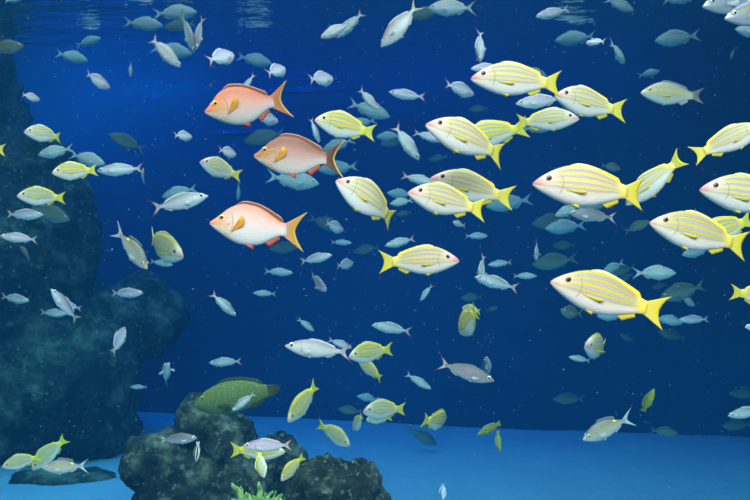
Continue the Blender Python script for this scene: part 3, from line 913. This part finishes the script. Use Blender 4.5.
# sand
n = Nodes('pale sand')
co = n.obj()
c = n.mix(n.noise(co, 2.2, 4), (.13, .25, .33), (.19, .33, .41))
c = n.mix(n.math('MULTIPLY', n.noise(co, 60, 2), .35), c, (.18, .23, .26))
sand = n.done(n.principled(c, .9, 0, .1, n.noise(co, 8, 5), .5, .05))
nx, ny = 100, 110
V, Fc = [], []
for j in range(ny):
    for i in range(nx):
        x = -9 + 18 * i / (nx - 1)
        y = .7 + 11.6 * j / (ny - 1)
        V.append((x, y, .035 * noise.noise(Vector((x * .7, y * .7, 0))) + .012 * noise.noise(Vector((x * 2.5, y * 4, 3)))))
for j in range(ny - 1):
    for i in range(nx - 1):
        a = j * nx + i
        Fc.append((a, a + 1, a + nx + 1, a + nx))
structure('floor', make_mesh('floor', V, Fc, None, sand))

# back wall of the tank, slightly skewed, and the side walls beyond the frame
n = Nodes('blue tank wall')
co = n.obj()
c = n.mix(n.step(n.noise(co, .5, 3), .35, .7), (.006, .055, .15), (.010, .08, .20))
wall = n.done(n.principled(c, .85, 0, .1))


def wall_y(x):
    return 10.3 - .206 * (x + 2.8)


V, Fc = [], []
for j in range(9):
    for i in range(33):
        x = -9 + 18 * i / 32
        V.append((x, wall_y(x) + .03 * noise.noise(Vector((x, j * .6, 1))), -.3 + j * .7))
for j in range(8):
    for i in range(32):
        a = j * 33 + i
        Fc.append((a, a + 1, a + 34, a + 33))
structure('wall_back', make_mesh('wall_back', V, Fc, None, wall))
structure('wall_left', box_mesh('wall_left', (-9.3, .7, -.3), (-9.0, 12.3, 5.3), wall))
structure('wall_right', box_mesh('wall_right', (9.0, .7, -.3), (9.3, 12.3, 5.3), wall))

# thin bright blue strips near the top of the back wall
n = Nodes('bright blue strip')
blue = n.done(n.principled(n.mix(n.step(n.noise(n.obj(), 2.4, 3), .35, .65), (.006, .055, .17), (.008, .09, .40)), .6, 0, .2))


def wall_strip(name, x0, x1, zlo, zhi, out):
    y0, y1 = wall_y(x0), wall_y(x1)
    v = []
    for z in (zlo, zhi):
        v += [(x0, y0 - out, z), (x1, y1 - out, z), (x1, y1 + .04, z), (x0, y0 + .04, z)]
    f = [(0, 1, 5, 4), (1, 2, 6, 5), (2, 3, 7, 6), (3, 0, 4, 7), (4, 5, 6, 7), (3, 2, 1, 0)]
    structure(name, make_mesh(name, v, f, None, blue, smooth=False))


wall_strip('blue_strip_1', -2.75, -.35, 3.88, 3.94, .004)
wall_strip('blue_strip_2', -2.1, -1.1, 3.41, 3.45, .004)

# the rippled water surface seen from below
n = Nodes('water surface')
tc = n.obj()
mp = n.new('ShaderNodeMapping')
n.nt.links.new(tc, mp.inputs[0])
mp.inputs['Scale'].default_value = (1.1, 2.6, 1)
h = n.math('ADD', n.noise(mp.outputs[0], 1.6, 2, .5), n.math('MULTIPLY', n.noise(mp.outputs[0], 6.0, 2, .5), .16))
bp = n.new('ShaderNodeBump')
bp.inputs['Strength'].default_value = 1.0
bp.inputs['Distance'].default_value = SURF_BUMP
n.put(bp.inputs['Height'], h)
fr = n.new('ShaderNodeFresnel')
fr.inputs[0].default_value = 1.33
gl = n.new('ShaderNodeBsdfGlossy')
gl.inputs['Roughness'].default_value = 0.02
gl.inputs['Color'].default_value = (.92, .95, .97, 1)
n.nt.links.new(bp.outputs[0], gl.inputs['Normal'])
tr = n.new('ShaderNodeBsdfTransparent')
mx = n.new('ShaderNodeMixShader')
n.nt.links.new(fr.outputs[0], mx.inputs[0])
n.nt.links.new(tr.outputs[0], mx.inputs[1])
n.nt.links.new(gl.outputs[0], mx.inputs[2])
surf = n.done(mx.outputs[0])
me = make_mesh('water_surface', [(-8.98, .72, SURF_Z), (8.98, .72, SURF_Z), (8.98, 12.2, SURF_Z), (-8.98, 12.2, SURF_Z)], [(0, 1, 2, 3)], None, surf, smooth=False)
structure('water_surface', me)

# the water itself
m = bpy.data.materials.new('sea water')
m.use_nodes = True
nt = m.node_tree
nt.nodes.clear()
o = nt.nodes.new('ShaderNodeOutputMaterial')
add = nt.nodes.new('ShaderNodeAddShader')
va = nt.nodes.new('ShaderNodeVolumeAbsorption')
vs = nt.nodes.new('ShaderNodeVolumeScatter')


def coeff(node, rgb, absorb):
    k = max(rgb) * 1.0001
    if absorb:
        node.inputs['Color'].default_value = (*[1 - x / k for x in rgb], 1)
    else:
        node.inputs['Color'].default_value = (*[x / k for x in rgb], 1)
    node.inputs['Density'].default_value = k


coeff(va, ABSORB, True)
coeff(vs, SCATTER, False)
vs.inputs['Anisotropy'].default_value = .2
nt.links.new(va.outputs[0], add.inputs[0])
nt.links.new(vs.outputs[0], add.inputs[1])
nt.links.new(add.outputs[0], o.inputs['Volume'])
structure('water', box_mesh('water', (-8.99, .71, -.29), (8.99, 12.25, SURF_Z + .004), m))


# ------------------------------------------------------------------ rocks and coral
def fuse(name, lumps, voxel, mat, amp, freq, seed, cut=None):
    """boulders melted together into one rock with a rough pitted skin"""
    bm = bmesh.new()
    for (x, y, z, rx, ry, rz) in lumps:
        g = bmesh.ops.create_icosphere(bm, subdivisions=4, radius=1)
        for v in g['verts']:
            v.co = Vector((x + v.co.x * rx, y + v.co.y * ry, z + v.co.z * rz))
    me = bpy.data.meshes.new(name)
    bm.to_mesh(me)
    bm.free()
    tmp = bpy.data.objects.new('rock_build', me)
    COL.objects.link(tmp)
    md = tmp.modifiers.new('r', 'REMESH')
    md.mode = 'VOXEL'
    md.voxel_size = voxel
    bpy.context.view_layer.update()
    ev = tmp.evaluated_get(bpy.context.evaluated_depsgraph_get())
    me2 = bpy.data.meshes.new_from_object(ev)
    bpy.data.objects.remove(tmp)
    me2.name = name
    bm = bmesh.new()
    bm.from_mesh(me2)
    bmesh.ops.smooth_vert(bm, verts=bm.verts, factor=.5, use_axis_x=True, use_axis_y=True, use_axis_z=True)
    bmesh.ops.smooth_vert(bm, verts=bm.verts, factor=.5, use_axis_x=True, use_axis_y=True, use_axis_z=True)
    bm.normal_update()
    off = Vector((seed * 3.7, seed * 1.3, seed * 2.1))
    mv = []
    for v in bm.verts:
        p = v.co * freq + off
        d = noise.fractal(p, 1.0, 2.1, 3) * 1.0
        w = noise.voronoi(p * 2.2)[0][0]
        d += (w - .35) * .7 + noise.fractal(p * 5.0, 1.0, 2.0, 3) * .45 + (noise.voronoi(p * 6.0)[0][0] - .35) * .55
        mv.append(v.co + v.normal * d * amp)
    for v, q in zip(bm.verts, mv):
        v.co = q
    bm.to_mesh(me2)
    bm.free()
    me2.materials.clear()
    me2.materials.append(mat)
    me2.polygons.foreach_set('use_smooth', [True] * len(me2.polygons))
    return me2


def rock_material(name, dark, mid, pale, sc):
    n = Nodes(name)
    co = n.obj()
    a = n.noise(co, 4 * sc, 6, .65)
    c = n.ramp(a, [(.36, dark), (.52, mid), (.68, pale)])
    vo = n.new('ShaderNodeTexVoronoi')
    n.nt.links.new(co, vo.inputs['Vector'])
    vo.inputs['Scale'].default_value = 14 * sc
    c = n.mix(n.math('MULTIPLY', n.step(vo.outputs['Distance'], .25, .7), .4), c, dark)
    c = n.mix(n.math('MULTIPLY', n.step(n.noise(co, 22 * sc, 4, .7), .55, .66), .55), c, pale)
    return n.done(n.principled(c, .9, 0, .15, n.noise(co, 26 * sc, 5, .7), 1.0, .05))


rock_mat = rock_material('brown green rock', (.018, .016, .011), (.08, .070, .045), (.50, .42, .26), 1.0)
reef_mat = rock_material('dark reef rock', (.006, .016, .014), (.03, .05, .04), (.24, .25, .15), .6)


def lump(px, py, d, rpx, rpy, ry):
    p = at(px, py, d)
    return (p.x, p.y, p.z, rpx / F * d, ry, rpy / F * d)


def tag(o, label, cat, group=None, kind=None):
    o['label'] = label
    o['category'] = cat
    if group:
        o['group'] = group
    if kind:
        o['kind'] = kind
    return o


D1 = 6.0
tall = fuse('boulder', [lump(206, 428, D1, 25, 27, .22), lump(170, 455, D1, 30, 25, .3), lump(150, 462, D1, 27, 22, .3), lump(228, 442, D1, 24, 32, .3),
                        lump(200, 490, D1, 60, 50, .5), lump(240, 500, D1, 40, 55, .5), lump(195, 528, D1, 66, 40, .55), lump(278, 460, D1 + .15, 24, 22, .3), lump(275, 510, D1 + .15, 40, 50, .4)],
            .022, rock_mat, .06, 3.2, 1)
o = tag(link('boulder', tall), 'tall brown green boulder with pitted top, in front of the green grouper', 'rock', 'rocks on the sand')
D2 = 4.9
low = fuse('boulder', [lump(326, 492, D2, 36, 33, .24), lump(352, 497, D2, 30, 32, .24), lump(308, 498, D2, 25, 34, .22), lump(374, 512, D2, 16, 25, .2), lump(340, 545, D2, 56, 46, .28)],
           .022, rock_mat, .05, 3.4, 2)
tag(link('boulder', low), 'low dark boulder sloping down to the open sand, beside the taller boulder', 'rock', 'rocks on the sand')

DR = 8.3
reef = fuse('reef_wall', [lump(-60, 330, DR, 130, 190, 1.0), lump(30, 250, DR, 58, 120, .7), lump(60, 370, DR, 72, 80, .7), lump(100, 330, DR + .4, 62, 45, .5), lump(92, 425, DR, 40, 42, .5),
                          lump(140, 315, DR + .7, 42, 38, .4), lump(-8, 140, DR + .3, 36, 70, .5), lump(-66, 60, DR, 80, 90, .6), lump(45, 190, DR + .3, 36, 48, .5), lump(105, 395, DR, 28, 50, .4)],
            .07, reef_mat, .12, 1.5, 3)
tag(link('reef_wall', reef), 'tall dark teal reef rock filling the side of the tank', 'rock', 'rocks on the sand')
DF = 7.3
flat = fuse('boulder', [lump(62, 478, DF, 46, 10, .25), lump(30, 480, DF, 20, 7, .2), lump(95, 482, DF, 22, 8, .2)], .03, reef_mat, .035, 4, 4)
tag(link('boulder', flat), 'small flat dark rock lying on the sand at the reef foot', 'rock', 'rocks on the sand')


def tube(bm, pts, rad, seg=9):
    rings = []
    for i, (p, r) in enumerate(zip(pts, rad)):
        a = pts[max(0, i - 1)]
        b = pts[min(len(pts) - 1, i + 1)]
        t = (b - a).normalized()
        s = t.cross(Vector((0, 1, 0.01))).normalized()
        w = t.cross(s)
        rings.append([bm.verts.new(p + (s * math.cos(k * 2 * math.pi / seg) + w * math.sin(k * 2 * math.pi / seg)) * r * (1 + .12 * math.sin(i * 5 + k * 2.3))) for k in range(seg)])
    for i in range(len(rings) - 1):
        for k in range(seg):
            bm.faces.new((rings[i][k], rings[i][(k + 1) % seg], rings[i + 1][(k + 1) % seg], rings[i + 1][k]))
    bm.faces.new(list(reversed(rings[0])))
    bm.faces.new(rings[-1])


n = Nodes('yellow green coral')
co = n.obj()
c = n.mix(n.noise(co, 30, 3), (.62, .60, .08), (.88, .82, .26))
coral_mat = n.done(n.principled(c, .7, 0, .2, n.noise(co, 90, 2), .6, .01))
DC = 5.2


def branch(parent, pix, r0, dd=0.0):
    bm = bmesh.new()
    P = [at(x, y, DC + dd) for x, y in pix]
    pts = []
    for i in range(len(P) - 1):
        for q in range(6):
            pts.append(P[i].lerp(P[i + 1], q / 6) + Vector((0, .02 * math.sin(i * 6 + q), 0)))
    pts.append(P[-1])
    rad = [r0 * (1 - .55 * (i / (len(pts) - 1))) for i in range(len(pts))]
    rad[-1] *= .5
    tube(bm, pts, rad)
    me = bpy.data.meshes.new('branch')
    bm.to_mesh(me)
    bm.free()
    me.materials.append(coral_mat)
    me.polygons.foreach_set('use_smooth', [True] * len(me.polygons))
    return link('branch', me, parent)


coral = tag(link('branching_coral', None), 'yellow green branching coral at the foot of the two boulders', 'coral')
me = fuse('coral_base', [lump(258, 512, DC + .05, 28, 12, .14), lump(243, 512, DC, 14, 11, .1), lump(275, 512, DC + .05, 14, 13, .12)], .015, coral_mat, .02, 9, 6)
link('coral_base', me, coral)
for pix, r in ([(246, 506), (241, 495), (232, 483)], .024), ([(247, 500), (242, 492), (241, 486)], .010), ([(259, 506), (260, 494), (259, 482)], .024), ([(252, 505), (250, 498), (246, 492)], .014), ([(266, 506), (268, 497), (273, 491)], .015), ([(272, 507), (277, 499), (282, 494)], .015), ([(240, 508), (236, 502), (232, 498)], .013), ([(262, 507), (264, 499), (266, 493)], .012), ([(256, 507), (255, 500), (253, 495)], .013), ([(278, 508), (283, 503), (288, 500)], .012), ([(269, 503), (274, 497), (276, 491)], .010):
    branch(coral, pix, r)

# specks drifting in the water
bm = bmesh.new()
rs = random.Random(11)
for i in range(2600):
    d = rs.uniform(1.3, 6.5)
    p = at(rs.uniform(-20, 770), rs.uniform(-10, 500), d)
    if p.z > SURF_Z - .05 or p.z < .1:
        continue
    if any((p - c).length < l * .62 for c, l in PLACES):
        continue
    r = rs.choice((.0004, .0005, .0006, .0009)) * d * .45
    g = bmesh.ops.create_icosphere(bm, subdivisions=1, radius=r)
    for v in g['verts']:
        v.co += p
me = bpy.data.meshes.new('drifting_specks')
bm.to_mesh(me)
bm.free()
me.materials.append(plain('white speck', (.55, .72, .74), .8))
tag(link('drifting_specks', me), 'tiny white specks drifting throughout the water', 'specks', kind='stuff')


# ------------------------------------------------------------------ lamps, camera
def area(name, loc, target, sx, sy, watts, col):
    l = bpy.data.lights.new(name, 'AREA')
    l.shape = 'RECTANGLE'
    l.size, l.size_y = sx, sy
    l.energy = watts
    l.color = col
    o = link(name, l)
    o.location = loc
    o.rotation_euler = (Vector(target) - Vector(loc)).to_track_quat('-Z', 'Y').to_euler()
    return o


def spot(name, loc, target, ang, blend, watts, col, rad=.3):
    l = bpy.data.lights.new(name, 'SPOT')
    l.spot_size = math.radians(ang)
    l.spot_blend = blend
    l.energy = watts
    l.color = col
    l.shadow_soft_size = rad
    o = link(name, l)
    o.location = loc
    o.rotation_euler = (Vector(target) - Vector(loc)).to_track_quat('-Z', 'Y').to_euler()
    return o


LIGHTS()

w = bpy.data.worlds.new('dark hall')
w.use_nodes = True
w.node_tree.nodes['Background'].inputs[0].default_value = (.25, .45, .7, 1)
w.node_tree.nodes['Background'].inputs[1].default_value = WORLD
scene.world = w

cam = bpy.data.cameras.new('camera')
cam.lens = 40
cam.sensor_width = 36
cam.clip_start = .05
cam.dof.use_dof = True
cam.dof.focus_distance = 2.5
cam.dof.aperture_fstop = 7.1
co_ = link('camera', cam)
co_.location = (0, 0, CAM_Z)
co_.rotation_euler = (math.radians(90), 0, 0)
scene.camera = co_

scene.view_settings.view_transform = 'Standard'
scene.view_settings.look = 'None'
scene.view_settings.gamma = 1
scene.view_settings.exposure = EXPOSURE
scene.view_settings.use_curve_mapping = False
cy = scene.cycles
cy.max_bounces = 8
cy.diffuse_bounces = 2
cy.glossy_bounces = 4
cy.transparent_max_bounces = 8
cy.volume_bounces = 1
cy.caustics_reflective = False
cy.caustics_refractive = False
cy.sample_clamp_indirect = 4.0
cy.use_denoising = True
